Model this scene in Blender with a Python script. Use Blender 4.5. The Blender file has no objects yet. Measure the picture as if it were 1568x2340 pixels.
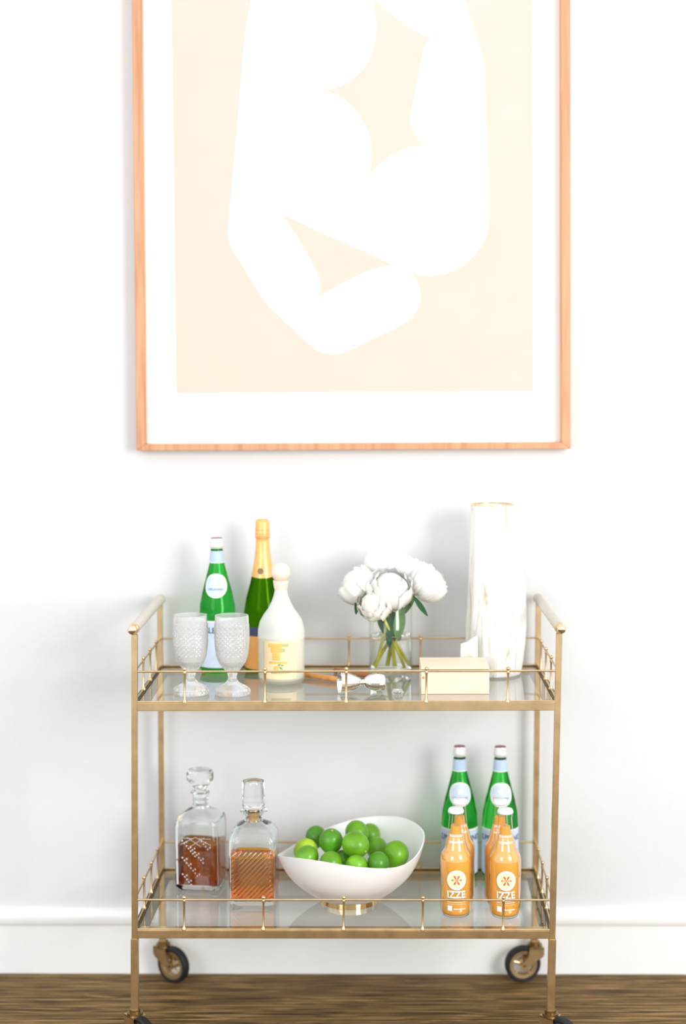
import bpy, bmesh, math, random
from mathutils import Vector, Matrix
from mathutils.geometry import tessellate_polygon
random.seed(7)
PI = math.pi
scene = bpy.context.scene
COL = scene.collection

# ------------------------------------------------------------------ camera
cam_data = bpy.data.cameras.new('camera')
cam = bpy.data.objects.new('camera', cam_data)
COL.objects.link(cam)
R = Matrix(((0.999837523, 0.003701322, 0.017641631),
            (0.017254486, 0.086695625, -0.996085414),
            (-0.005216285, 0.996227970, 0.086617675)))
cam.matrix_world = Matrix.Translation((0, 0, 1.384)) @ R.to_4x4()
cam_data.sensor_fit = 'VERTICAL'
cam_data.sensor_height = 36.0
cam_data.lens = 3600.0 / 2340.0 * 36.0
cam_data.clip_start = 0.05
cam_data.dof.use_dof = True
cam_data.dof.focus_distance = 3.24
cam_data.dof.aperture_fstop = 1.05
scene.camera = cam

# ------------------------------------------------------------------ world, lights, exposure
w = bpy.data.worlds.new('world')
scene.world = w
w.use_nodes = True
w.node_tree.nodes['Background'].inputs[0].default_value = (0.945, 0.97, 1.0, 1)
w.node_tree.nodes['Background'].inputs[1].default_value = 1.38


def area(name, loc, target, sx, sy, power, col):
    d = bpy.data.lights.new(name, 'AREA')
    d.shape = 'RECTANGLE'
    d.size, d.size_y, d.energy, d.color = sx, sy, power, col
    o = bpy.data.objects.new(name, d)
    COL.objects.link(o)
    o.location = loc
    o.rotation_euler = (Vector(target) - Vector(loc)).to_track_quat('-Z', 'Y').to_euler()
    return o


area('window_light', (2.30, 0.2, 1.75), (-1.6, 3.4, 1.0), 1.15, 1.6, 100, (1.0, 0.985, 0.955))
area('window_light', (-2.1, -0.4, 1.7), (-0.7, 3.4, 0.9), 1.6, 1.8, 34, (0.98, 0.99, 1.0))
scene.view_settings.view_transform = 'Standard'
scene.view_settings.look = 'None'
scene.view_settings.gamma = 1.0
scene.view_settings.exposure = 0.0
scene.view_settings.use_curve_mapping = False
scene.cycles.max_bounces = 24
scene.cycles.transmission_bounces = 24
scene.cycles.transparent_max_bounces = 24
scene.cycles.glossy_bounces = 8


# ------------------------------------------------------------------ materials
def new_mat(name):
    m = bpy.data.materials.new(name)
    m.use_nodes = True
    nt = m.node_tree
    return m, nt, nt.nodes['Principled BSDF']


def N(nt, t, **kw):
    n = nt.nodes.new(t)
    for k, v in kw.items():
        setattr(n, k, v)
    return n


def noise_tex(nt, scale, detail=3.0, vec_scale=None, rough=0.5, obj=True):
    tc = N(nt, 'ShaderNodeTexCoord')
    mp = N(nt, 'ShaderNodeMapping')
    nt.links.new(tc.outputs['Object'], mp.inputs['Vector'])
    if vec_scale:
        mp.inputs['Scale'].default_value = vec_scale
    n = N(nt, 'ShaderNodeTexNoise')
    n.inputs['Scale'].default_value = scale
    n.inputs['Detail'].default_value = detail
    n.inputs['Roughness'].default_value = rough
    nt.links.new(mp.outputs['Vector'], n.inputs['Vector'])
    return n, mp


def ramp(nt, src, stops):
    r = N(nt, 'ShaderNodeValToRGB')
    e = r.color_ramp.elements
    e[0].position, e[0].color = stops[0][0], (*stops[0][1], 1)
    e[1].position, e[1].color = stops[-1][0], (*stops[-1][1], 1)
    for p, c in stops[1:-1]:
        x = e.new(p)
        x.color = (*c, 1)
    nt.links.new(src, r.inputs['Fac'])
    return r


def plain(name, col, rough=0.5, metal=0.0, var=0.06, scale=20.0, bump=0.0, vec=None, sss=0.0, coat=0.0):
    m, nt, b = new_mat(name)
    n, mp = noise_tex(nt, scale, 4.0, vec)
    lo = tuple(max(0, c * (1 - var)) for c in col)
    hi = tuple(min(1, c * (1 + var)) for c in col)
    r = ramp(nt, n.outputs['Fac'], [(0.3, lo), (0.7, hi)])
    nt.links.new(r.outputs['Color'], b.inputs['Base Color'])
    b.inputs['Roughness'].default_value = rough
    b.inputs['Metallic'].default_value = metal
    if sss:
        b.inputs['Subsurface Weight'].default_value = sss
        b.inputs['Subsurface Radius'].default_value = (0.02, 0.015, 0.01)
        b.inputs['Subsurface Scale'].default_value = 0.5
    if coat:
        b.inputs['Coat Weight'].default_value = coat
        b.inputs['Coat Roughness'].default_value = 0.05
    if bump:
        bp = N(nt, 'ShaderNodeBump')
        bp.inputs['Strength'].default_value = bump
        bp.inputs['Distance'].default_value = 0.002
        nt.links.new(n.outputs['Fac'], bp.inputs['Height'])
        nt.links.new(bp.outputs['Normal'], b.inputs['Normal'])
    return m


def glass(name, col=(1, 1, 1), ior=1.5, rough=0.0, bump=0.0, scale=60):
    m, nt, b = new_mat(name)
    nt.nodes.remove(b)
    g = N(nt, 'ShaderNodeBsdfGlass')
    g.inputs['Color'].default_value = (*col, 1)
    g.inputs['IOR'].default_value = ior
    g.inputs['Roughness'].default_value = rough
    if bump:
        n, mp = noise_tex(nt, scale, 2.0)
        bp = N(nt, 'ShaderNodeBump')
        bp.inputs['Strength'].default_value = bump
        bp.inputs['Distance'].default_value = 0.002
        nt.links.new(n.outputs['Fac'], bp.inputs['Height'])
        nt.links.new(bp.outputs['Normal'], g.inputs['Normal'])
    nt.links.new(g.outputs[0], nt.nodes['Material Output'].inputs[0])
    return m


def pane_glass(name, tint=(1, 1, 1), boost=1.7):
    """thin sheet glass: straight-through transmission plus Fresnel reflection on the outer faces"""
    m, nt, b = new_mat(name)
    nt.nodes.remove(b)
    tr = N(nt, 'ShaderNodeBsdfTransparent')
    tr.inputs[0].default_value = (*tint, 1)
    gl = N(nt, 'ShaderNodeBsdfGlossy')
    gl.inputs['Roughness'].default_value = 0.01
    fr = N(nt, 'ShaderNodeFresnel')
    fr.inputs['IOR'].default_value = 1.5
    ge = N(nt, 'ShaderNodeNewGeometry')
    inv = N(nt, 'ShaderNodeMath', operation='SUBTRACT')
    inv.inputs[0].default_value = 1.0
    nt.links.new(ge.outputs['Backfacing'], inv.inputs[1])
    mul = N(nt, 'ShaderNodeMath', operation='MULTIPLY')
    nt.links.new(fr.outputs[0], mul.inputs[0])
    nt.links.new(inv.outputs[0], mul.inputs[1])
    mul2 = N(nt, 'ShaderNodeMath', operation='MULTIPLY', use_clamp=True)
    nt.links.new(mul.outputs[0], mul2.inputs[0])
    mul2.inputs[1].default_value = boost
    mx = N(nt, 'ShaderNodeMixShader')
    nt.links.new(mul2.outputs[0], mx.inputs[0])
    nt.links.new(tr.outputs[0], mx.inputs[1])
    nt.links.new(gl.outputs[0], mx.inputs[2])
    nt.links.new(mx.outputs[0], nt.nodes['Material Output'].inputs[0])
    return m


def soft(name, col, trans, front=0.0, split_z=None, low=0.0):
    """diffuse plus translucent sheet, partly see-through; optionally clearer below split_z"""
    m, nt, b = new_mat(name)
    b.inputs['Base Color'].default_value = (*col, 1)
    b.inputs['Roughness'].default_value = 0.25
    tl = N(nt, 'ShaderNodeBsdfTranslucent')
    tl.inputs[0].default_value = (*col, 1)
    mx = N(nt, 'ShaderNodeMixShader')
    mx.inputs[0].default_value = trans
    nt.links.new(b.outputs[0], mx.inputs[1])
    nt.links.new(tl.outputs[0], mx.inputs[2])
    out = mx.outputs[0]
    if front:
        tr = N(nt, 'ShaderNodeBsdfTransparent')
        tr.inputs[0].default_value = (*[0.5 + c / 2 for c in col], 1)
        m2 = N(nt, 'ShaderNodeMixShader')
        m2.inputs[0].default_value = front
        if split_z is not None:
            tc = N(nt, 'ShaderNodeTexCoord')
            sp = N(nt, 'ShaderNodeSeparateXYZ')
            nt.links.new(tc.outputs['Object'], sp.inputs[0])
            mr = N(nt, 'ShaderNodeMapRange')
            mr.inputs['From Min'].default_value = split_z - 0.004
            mr.inputs['From Max'].default_value = split_z + 0.004
            mr.inputs['To Min'].default_value = low
            mr.inputs['To Max'].default_value = front
            nt.links.new(sp.outputs['Z'], mr.inputs['Value'])
            nt.links.new(mr.outputs[0], m2.inputs[0])
        nt.links.new(out, m2.inputs[1])
        nt.links.new(tr.outputs[0], m2.inputs[2])
        out = m2.outputs[0]
    nt.links.new(out, nt.nodes['Material Output'].inputs[0])
    return m


def milky(name, col, fac):
    """clear glass with white mixed into the colour to imitate bright sparkle"""
    m, nt, b = new_mat(name)
    b.inputs['Base Color'].default_value = (*col, 1)
    b.inputs['Roughness'].default_value = 0.08
    g = N(nt, 'ShaderNodeBsdfGlass')
    g.inputs['IOR'].default_value = 1.45
    g.inputs['Roughness'].default_value = 0.0
    mx = N(nt, 'ShaderNodeMixShader')
    mx.inputs[0].default_value = fac
    nt.links.new(g.outputs[0], mx.inputs[1])
    nt.links.new(b.outputs[0], mx.inputs[2])
    nt.links.new(mx.outputs[0], nt.nodes['Material Output'].inputs[0])
    return m


def wood(name, stops, vec, scale=6.0, rough=0.45, distort=1.5, bump=0.25, per_object=False):
    m, nt, b = new_mat(name)
    n, mp = noise_tex(nt, scale, 8.0, vec, 0.62)
    n.inputs['Distortion'].default_value = distort
    if per_object:
        oi = N(nt, 'ShaderNodeObjectInfo')
        ml = N(nt, 'ShaderNodeMath', operation='MULTIPLY')
        nt.links.new(oi.outputs['Random'], ml.inputs[0])
        ml.inputs[1].default_value = 37.0
        cx = N(nt, 'ShaderNodeCombineXYZ')
        for i in range(3):
            nt.links.new(ml.outputs[0], cx.inputs[i])
        nt.links.new(cx.outputs[0], mp.inputs['Location'])
    src = n.outputs['Fac']
    if per_object:      # fine pores over the broad figure
        m2 = N(nt, 'ShaderNodeMapping')
        nt.links.new(mp.outputs['Vector'], m2.inputs['Vector'])
        m2.inputs['Scale'].default_value = (1.6, 3.2, 3.2)
        n2 = N(nt, 'ShaderNodeTexNoise')
        n2.inputs['Scale'].default_value = scale
        n2.inputs['Detail'].default_value = 5.0
        nt.links.new(m2.outputs['Vector'], n2.inputs['Vector'])
        mxv = N(nt, 'ShaderNodeMix', data_type='FLOAT')
        mxv.inputs['Factor'].default_value = 0.45
        nt.links.new(n.outputs['Fac'], mxv.inputs['A'])
        nt.links.new(n2.outputs['Fac'], mxv.inputs['B'])
        src = mxv.outputs['Result']
    r = ramp(nt, src, stops)
    nt.links.new(r.outputs['Color'], b.inputs['Base Color'])
    b.inputs['Roughness'].default_value = rough
    b.inputs['Specular IOR Level'].default_value = 0.25
    bp = N(nt, 'ShaderNodeBump')
    bp.inputs['Strength'].default_value = bump
    bp.inputs['Distance'].default_value = 0.002
    nt.links.new(n.outputs['Fac'], bp.inputs['Height'])
    nt.links.new(bp.outputs['Normal'], b.inputs['Normal'])
    return m


M = {}
M['wall'] = plain('wall_paint', (0.715, 0.72, 0.725), 0.65, var=0.008, scale=90, bump=0.06)
M['trim'] = plain('trim_paint', (0.85, 0.85, 0.84), 0.35, var=0.008, scale=40)
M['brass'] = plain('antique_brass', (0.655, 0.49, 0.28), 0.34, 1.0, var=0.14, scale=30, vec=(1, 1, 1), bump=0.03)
M['brass_shade'] = plain('shaded_brass', (0.10, 0.072, 0.028), 0.5, 0.6, var=0.3, scale=40)  # darker copy of the brass, with shade and dark reflections put into its colour
M['brass_dark'] = plain('aged_brass', (0.30, 0.205, 0.09), 0.40, 1.0, var=0.3, scale=50, bump=0.05)
M['brass_bright'] = plain('polished_brass', (0.80, 0.60, 0.28), 0.10, 1.0, var=0.04, scale=20)
M['nickel'] = plain('polished_champagne_metal', (0.80, 0.68, 0.52), 0.12, 1.0, var=0.05, scale=20)
M['wrap'] = plain('taupe_leather', (0.60, 0.555, 0.49), 0.6, var=0.06, scale=80, bump=0.1)
M['rubber'] = plain('black_rubber', (0.006, 0.006, 0.008), 0.6, var=0.2, scale=60)
M['shelf_glass'] = pane_glass('shelf_glass', (0.98, 0.995, 0.986), 1.75)
M['clear_shell'] = pane_glass('bottle_glass', (0.98, 0.985, 0.98), 3.2)
M['frost_shell'] = pane_glass('vase_glass', (0.985, 0.993, 0.988), 1.3)
M['crystal'] = glass('cut_crystal', (0.985, 0.99, 0.99), 1.5)
M['goblet'] = milky('sparkling_crystal', (0.97, 0.97, 0.97), 0.24)  # white in the mix stands in for overexposed sparkle on clear crystal
M['decanter'] = glass('decanter_glass', (0.97, 0.985, 0.985), 1.48)
M['whiskey_dark'] = glass('dark_whiskey', (0.68, 0.30, 0.012), 1.34)
M['whiskey_light'] = glass('amber_whiskey', (0.93, 0.57, 0.02), 1.34)
M['water'] = glass('water', (0.99, 0.998, 0.993), 1.33)
M['green_glass'] = glass('green_glass', (0.25, 0.83, 0.30), 1.45, 0.02)
M['champ_glass'] = glass('olive_glass', (0.22, 0.46, 0.03), 1.45, 0.02)
M['pale_liquid'] = soft('pale_yellow_liquid', (0.97, 0.94, 0.75), 0.2, 0.1)
M['frosted'] = soft('frosted_bottle_glass', (0.97, 0.975, 0.965), 0.25, 0.36, 0.0967, 0.70)
M['juice'] = plain('orange_juice', (0.85, 0.405, 0.06), 0.25, var=0.05, scale=30, sss=0.5)
M['cap_white'] = plain('white_cap', (0.86, 0.87, 0.9), 0.3, var=0.02)
M['cap_silver'] = plain('silver_cap', (0.82, 0.82, 0.82), 0.3, 0.35, var=0.04)
M['cap_red'] = plain('dark_red_cap', (0.22, 0.05, 0.05), 0.4, var=0.3, scale=120)
M['blue_label'] = plain('pale_blue_paper', (0.46, 0.59, 0.78), 0.6, var=0.05, scale=60)
M['ice_label'] = plain('ice_blue_paper', (0.58, 0.68, 0.82), 0.6, var=0.05, scale=60)
M['white_ink'] = plain('white_ink', (0.90, 0.89, 0.86), 0.5, var=0.02)
M['cream_ink'] = plain('cream_yellow_ink', (0.93, 0.83, 0.50), 0.5, var=0.03)
M['red_ink'] = plain('red_orange_ink', (0.80, 0.10, 0.03), 0.5, var=0.05)
M['navy'] = plain('navy_ink', (0.05, 0.06, 0.14), 0.5, var=0.1)
M['blue_ink'] = plain('blue_grey_ink', (0.07, 0.10, 0.22), 0.5, var=0.1)
M['orange_label'] = plain('orange_label_paper', (0.90, 0.43, 0.11), 0.5, var=0.04)
M['foil'] = plain('orange_gold_foil', (0.95, 0.50, 0.165), 0.28, 0.2, var=0.10, scale=70, bump=0.12)
M['medal'] = plain('bronze_seal', (0.20, 0.17, 0.10), 0.5, 0.4, var=0.2, scale=200)
M['pink_stopper'] = plain('blush_resin', (0.93, 0.72, 0.60), 0.35, var=0.03, sss=0.4)
M['amber_print'] = plain('amber_print', (0.92, 0.56, 0.14), 0.5, var=0.08)
M['olive_print'] = plain('olive_print', (0.52, 0.52, 0.25), 0.5, var=0.1)
M['pale_print'] = plain('pale_yellow_print', (0.95, 0.79, 0.47), 0.5, var=0.05)
M['petal'] = soft('white_petal', (0.96, 0.955, 0.93), 0.2)
M['petal_warm'] = soft('cream_petal', (0.96, 0.95, 0.88), 0.2)
M['leaf'] = plain('dark_green_leaf', (0.035, 0.17, 0.06), 0.4, var=0.3, scale=30)
M['leaf_light'] = plain('soft_green_leaf', (0.22, 0.42, 0.16), 0.45, var=0.2, scale=30)
M['stem'] = plain('flower_stem', (0.48, 0.48, 0.05), 0.5, var=0.35, scale=25)
M['lime'] = plain('lime_peel', (0.145, 0.38, 0.010), 0.32, var=0.40, scale=14, bump=0.05)
M['lime_dark'] = plain('deep_green_lime_peel', (0.085, 0.30, 0.012), 0.30, var=0.40, scale=14, bump=0.05)
M['lime_pale'] = plain('yellow_green_lime_peel', (0.36, 0.55, 0.025), 0.30, var=0.35, scale=14, bump=0.05)
M['scar'] = plain('lime_stem_scar', (0.50, 0.42, 0.16), 0.6, var=0.2)
M['bowl'] = plain('white_stone', (0.90, 0.90, 0.895), 0.28, var=0.015, scale=10)
M['bowl_edge'] = plain('warm_rim_paint', (0.78, 0.66, 0.45), 0.4, var=0.05)
M['silver'] = plain('polished_silver', (0.86, 0.86, 0.85), 0.10, 1.0, var=0.03)
M['box_wood'] = wood('pale_maple', [(0.3, (0.86, 0.66, 0.48)), (0.7, (0.93, 0.77, 0.61))], (1.2, 6, 8), 4, 0.5, 0.6, 0.05)
M['box_gap'] = plain('lid_gap_shade', (0.13, 0.13, 0.05), 0.7)  # dark colour imitates the shade in the gap below the lid
M['knot'] = plain('red_brown_knot', (0.62, 0.28, 0.14), 0.6, var=0.2)
M['muddler'] = wood('orange_brown_wood', [(0.3, (0.50, 0.20, 0.05)), (0.7, (0.72, 0.36, 0.12))], (3, 30, 30), 3, 0.4, 0.5, 0.05)
M['muddler_dark'] = wood('dark_brown_wood', [(0.3, (0.24, 0.08, 0.03)), (0.7, (0.42, 0.17, 0.07))], (3, 30, 30), 3, 0.4, 0.5, 0.05)
M['frame_wood'] = wood('pinkish_oak', [(0.25, (0.47, 0.215, 0.11)), (0.5, (0.63, 0.33, 0.185)), (0.75, (0.70, 0.40, 0.235))], (25, 25, 1.6), 2.2, 0.5, 0.8, 0.05)
M['mat'] = plain('mat_board', (0.90, 0.90, 0.89), 0.8, var=0.006, scale=60)
M['print_pink'] = plain('blush_print', (0.675, 0.565, 0.485), 0.8, var=0.02, scale=9)
M['print_white'] = plain('print_white', (0.895, 0.89, 0.875), 0.8, var=0.006, scale=30)
M['gold_rim'] = plain('gold_rim', (0.85, 0.66, 0.36), 0.25, 0.8, var=0.05)


def stone_mat():
    m, nt, b = new_mat('streaked_white_stone')
    n, mp = noise_tex(nt, 5.0, 7.0, (9, 9, 0.9), 0.65)
    n.inputs['Distortion'].default_value = 0.8
    r = ramp(nt, n.outputs['Fac'], [(0.32, (0.50, 0.42, 0.25)), (0.40, (0.66, 0.62, 0.52)), (0.47, (0.83, 0.82, 0.79)), (0.75, (0.90, 0.90, 0.885))])
    nt.links.new(r.outputs['Color'], b.inputs['Base Color'])
    b.inputs['Roughness'].default_value = 0.35
    bp = N(nt, 'ShaderNodeBump')
    bp.inputs['Strength'].default_value = 0.35
    bp.inputs['Distance'].default_value = 0.004
    nt.links.new(n.outputs['Fac'], bp.inputs['Height'])
    nt.links.new(bp.outputs['Normal'], b.inputs['Normal'])
    return m


M['stone'] = stone_mat()
M['quartz'] = plain('milky_quartz', (0.74, 0.74, 0.68), 0.3, var=0.08, scale=25, bump=0.2, sss=0.3)
M['floor'] = wood('dark_oak', [(0.39, (0.020, 0.010, 0.002)), (0.46, (0.085, 0.046, 0.011)), (0.53, (0.19, 0.108, 0.032)), (0.61, (0.38, 0.235, 0.095))],
                  (1.0, 22.0, 22.0), 3.0, 0.66, 3.2, 0.5, per_object=True)


# ------------------------------------------------------------------ mesh helpers
def obj(name, bm, mat, parent=None, off=None, smooth=None, kind=None, label=None):
    me = bpy.data.meshes.new(name)
    if off is not None:
        bmesh.ops.translate(bm, vec=-Vector(off), verts=bm.verts)
    bm.to_mesh(me)
    bm.free()
    me.materials.append(M[mat] if isinstance(mat, str) else mat)
    if smooth is not None:
        me.shade_smooth()
        me.set_sharp_from_angle(angle=math.radians(smooth))
    o = bpy.data.objects.new(name, me)
    COL.objects.link(o)
    if parent is not None:
        o.parent = parent
    if kind:
        o['kind'] = kind
    if label:
        o['label'] = label
    return o


def tag(o, label, cat, group=None):
    o['label'] = label
    o['category'] = cat
    if group:
        o['group'] = group
    return o


def thing(name, label, cat, loc, group=None, rot=None):
    o = bpy.data.objects.new(name, None)
    o.empty_display_size = 0.03
    COL.objects.link(o)
    o.location = loc
    if rot:
        o.rotation_euler = rot
    return tag(o, label, cat, group)


def copy_tree(o, loc, label, parent=None):
    c = o.copy()
    COL.objects.link(c)
    if parent is None:
        c.location = loc
        c['label'] = label
    else:
        c.parent = parent
    for ch in list(o.children):
        copy_tree(ch, None, None, c)
    return c


def box(bm, a, b, bev=0.0):
    a, b = Vector(a), Vector(b)
    r = bmesh.ops.create_cube(bm, size=1.0)
    vs = r['verts']
    for v in vs:
        v.co = Vector(((a.x + b.x) / 2 + v.co.x * (b.x - a.x), (a.y + b.y) / 2 + v.co.y * (b.y - a.y), (a.z + b.z) / 2 + v.co.z * (b.z - a.z)))
    if bev:
        es = list({e for v in vs for e in v.link_edges})
        bmesh.ops.bevel(bm, geom=es, offset=bev, segments=2, affect='EDGES', profile=0.5)
    return bm


def hexa(bm, pts):
    """8 corner points: bottom ring then top ring"""
    v = [bm.verts.new(p) for p in pts]
    for f in ((0, 3, 2, 1), (4, 5, 6, 7), (0, 1, 5, 4), (1, 2, 6, 5), (2, 3, 7, 6), (3, 0, 4, 7)):
        bm.faces.new([v[i] for i in f])
    return bm


def tube(bm, pts, rads, seg=16, cap=True, phase=0.0):
    pts = [Vector(p) for p in pts]
    if not hasattr(rads, '__len__'):
        rads = [rads] * len(pts)
    rings = []
    ref = None
    for i, p in enumerate(pts):
        d = (pts[min(i + 1, len(pts) - 1)] - pts[max(i - 1, 0)]).normalized()
        if ref is None:
            ref = Vector((0, 0, 1)) if abs(d.z) < 0.9 else Vector((0, -1, 0))
        u = (ref - d * ref.dot(d)).normalized()
        v = d.cross(u)
        rings.append([bm.verts.new(p + (u * math.cos(2 * PI * k / seg + phase) + v * math.sin(2 * PI * k / seg + phase)) * rads[i]) for k in range(seg)])
    for a, b in zip(rings, rings[1:]):
        for k in range(seg):
            bm.faces.new((a[k], a[(k + 1) % seg], b[(k + 1) % seg], b[k]))
    if cap:
        bm.faces.new(rings[0][::-1])
        bm.faces.new(rings[-1])
    return bm


def sphere(bm, c, r, seg=16, scale=(1, 1, 1)):
    q = bmesh.ops.create_uvsphere(bm, u_segments=seg, v_segments=max(6, seg // 2 + 2), radius=r)
    for v in q['verts']:
        v.co = Vector((v.co.x * scale[0], v.co.y * scale[1], v.co.z * scale[2])) + Vector(c)
    return bm


def lathe(bm, prof, seg=48, mod=None, closed=False, cx=None):
    """prof: (r, z) from the bottom pole upwards; r = 0 makes a pole"""
    rings = []
    for i, (r, z) in enumerate(prof):
        ox = cx(z) if cx else 0.0
        if r < 1e-6:
            rings.append([bm.verts.new((ox, 0, z))])
        else:
            ring = []
            for k in range(seg):
                a = 2 * PI * k / seg
                rr = r * mod(a, z, i) if mod else r
                ring.append(bm.verts.new((ox + rr * math.cos(a), rr * math.sin(a), z)))
            rings.append(ring)
    pairs = list(zip(rings, rings[1:]))
    if closed:
        pairs.append((rings[-1], rings[0]))
    for a, b in pairs:
        if len(a) == 1 and len(b) == 1:
            continue
        for k in range(seg):
            k2 = (k + 1) % seg
            if len(a) == 1:
                bm.faces.new((a[0], b[k2], b[k]))
            elif len(b) == 1:
                bm.faces.new((a[k], a[k2], b[0]))
            else:
                bm.faces.new((a[k], a[k2], b[k2], b[k]))
    return bm


def capped(prof):
    p = list(prof)
    if p[0][0] > 1e-6:
        p = [(0, p[0][1])] + p
    if p[-1][0] > 1e-6:
        p = p + [(0, p[-1][1])]
    return p


def loft(bm, secs, seg=64, disp=None):
    """secs: (half width, z, exponent): superellipse sections, poles where half width is 0"""
    rings = []
    for h, z, n in secs:
        if h < 1e-6:
            rings.append([bm.verts.new((0, 0, z))])
            continue
        ring = []
        for k in range(seg):
            a = 2 * PI * (k + 0.5) / seg
            c, s = math.cos(a), math.sin(a)
            rr = (abs(c) ** n + abs(s) ** n) ** (-1.0 / n)
            x, y = h * rr * c, h * rr * s
            if disp:
                y += disp(x, y, z, h)
            ring.append(bm.verts.new((x, y, z)))
        rings.append(ring)
    for a, b in zip(rings, rings[1:]):
        for k in range(seg):
            k2 = (k + 1) % seg
            if len(a) == 1 and len(b) == 1:
                break
            if len(a) == 1:
                bm.faces.new((a[0], b[k2], b[k]))
            elif len(b) == 1:
                bm.faces.new((a[k], a[k2], b[0]))
            else:
                bm.faces.new((a[k], a[k2], b[k2], b[k]))
    return bm


def interp(prof, z):
    ps = sorted(((z_, r_) for r_, z_ in prof))
    if z <= ps[0][0]:
        return ps[0][1]
    for (z0, r0), (z1, r1) in zip(ps, ps[1:]):
        if z <= z1:
            t = 0 if z1 - z0 < 1e-9 else (z - z0) / (z1 - z0)
            return r0 + (r1 - r0) * t
    return ps[-1][1]


def wrap_pt(prof, s, z, off=0.0004, turn=0.0):
    """s = arc length to the right of the front (-Y) line of a turned body"""
    r = interp(prof, z) + off
    a = -PI / 2 + turn + s / max(r, 1e-4)
    return (r * math.cos(a), r * math.sin(a), z)


def wrap_rect(bm, prof, s0, s1, z0, z1, off=0.0004, ns=16, nz=4, turn=0.0, bow=0.0):
    g = []
    for j in range(nz + 1):
        row = []
        for i in range(ns + 1):
            s = s0 + (s1 - s0) * i / ns
            u = 2 * i / ns - 1
            z = z0 + (z1 - z0) * j / nz - (bow * (1 - u * u) if j == 0 else 0)
            row.append(bm.verts.new(wrap_pt(prof, s, z, off, turn)))
        g.append(row)
    for j in range(nz):
        for i in range(ns):
            bm.faces.new((g[j][i], g[j][i + 1], g[j + 1][i + 1], g[j + 1][i]))
    return bm


def wrap_disc(bm, prof, s, z, rs, rz, off=0.0004, seg=32, rings=4, turn=0.0):
    c = bm.verts.new(wrap_pt(prof, s, z, off, turn))
    prev = None
    for j in range(1, rings + 1):
        f = j / rings
        ring = [bm.verts.new(wrap_pt(prof, s + rs * f * math.cos(2 * PI * k / seg), z + rz * f * math.sin(2 * PI * k / seg), off, turn)) for k in range(seg)]
        for k in range(seg):
            k2 = (k + 1) % seg
            if prev is None:
                bm.faces.new((c, ring[k], ring[k2]))
            else:
                bm.faces.new((prev[k], ring[k], ring[k2], prev[k2]))
        prev = ring
    return bm


def wrap_poly(bm, prof, pts, off=0.0005, turn=0.0):
    f = bm.faces.new([bm.verts.new(wrap_pt(prof, s, z, off, turn)) for s, z in pts])
    bmesh.ops.triangulate(bm, faces=[f])
    return bm


def text_bm(body, size, bold=0.0, shear=0.0, space=1.0):
    cu = bpy.data.curves.new('lettering', 'FONT')
    cu.body, cu.size, cu.align_x, cu.align_y = body, size, 'CENTER', 'CENTER'
    cu.offset, cu.shear, cu.space_character = bold, shear, space
    cu.resolution_u = 3
    o = bpy.data.objects.new('lettering', cu)
    COL.objects.link(o)
    bpy.context.view_layer.update()
    me = bpy.data.meshes.new_from_object(o.evaluated_get(bpy.context.evaluated_depsgraph_get()))
    bm = bmesh.new()
    bm.from_mesh(me)
    bpy.data.objects.remove(o)
    bpy.data.curves.remove(cu)
    bpy.data.meshes.remove(me)
    return bm


def wrap_text(prof, body, size, s, z, off=0.0007, bold=0.0, shear=0.0, turn=0.0, sx=1.0, space=1.0):
    bm = text_bm(body, size, bold, shear, space)
    for v in bm.verts:
        v.co = Vector(wrap_pt(prof, s + v.co.x * sx, z + v.co.y, off, turn))
    return bm


def plate(bm, pts_xz, y0, y1):
    """flat polygon in the XZ plane with a little thickness from y0 (front) to y1 (back)"""
    a = [bm.verts.new((x, y0, z)) for x, z in pts_xz]
    b = [bm.verts.new((x, y1, z)) for x, z in pts_xz]
    n = len(a)
    for i in range(n):
        bm.faces.new((a[i], b[i], b[(i + 1) % n], a[(i + 1) % n]))
    for t in tessellate_polygon([[Vector((x, z, 0)) for x, z in pts_xz]]):
        bm.faces.new([a[i] for i in t])
        bm.faces.new([b[i] for i in reversed(t)])
    bmesh.ops.recalc_face_normals(bm, faces=bm.faces[:])
    return bm


def fix(bm):
    bmesh.ops.recalc_face_normals(bm, faces=bm.faces[:])
    return bm


NB = bmesh.new

# ------------------------------------------------------------------ room
WALL_Y = 3.56
obj('wall_back', box(NB(), (-3.2, WALL_Y, -0.05), (3.2, WALL_Y + 0.12, 3.0)), 'wall', kind='structure')
floor = obj('floor', box(NB(), (-3.2, -1.2, -0.06), (3.2, WALL_Y, -0.018)), 'floor', kind='structure')
row = 0
y = WALL_Y - 0.012
PW = 0.148
while y > 0.6:
    x = -3.3 - (row % 2) * 0.35
    while x < 3.1:
        x1 = min(x + 2.3, 3.15)
        xa = max(x, -3.15)
        if x1 - xa > 0.05:
            b = box(NB(), (-(x1 - xa) / 2 + 0.0006, -PW / 2 + 0.0003, -0.018), ((x1 - xa) / 2 - 0.0006, PW / 2 - 0.0003, 0.0), 0.0012)
            p = obj('plank', b, 'floor', floor)
            p.location = ((xa + x1) / 2, y - PW / 2, 0)
        x += 2.3
    y -= PW
    row += 1
bb = obj('baseboard_back', box(NB(), (-3.2, 3.546, 0.0), (3.2, WALL_Y, 0.121), 0.001), 'trim', kind='structure')
capb = NB()
cs = [(WALL_Y, 0.117), (3.543, 0.117), (3.5405, 0.121), (3.5405, 0.136), (3.5425, 0.144), (3.549, 0.150), (3.556, 0.1525), (WALL_Y, 0.1525)]
ra = [capb.verts.new((-3.2, a, b)) for a, b in cs]
rb = [capb.verts.new((3.2, a, b)) for a, b in cs]
for i in range(len(cs)):
    capb.faces.new((ra[i], ra[(i + 1) % len(cs)], rb[(i + 1) % len(cs)], rb[i]))
capb.faces.new(ra[::-1])
capb.faces.new(rb)
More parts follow.
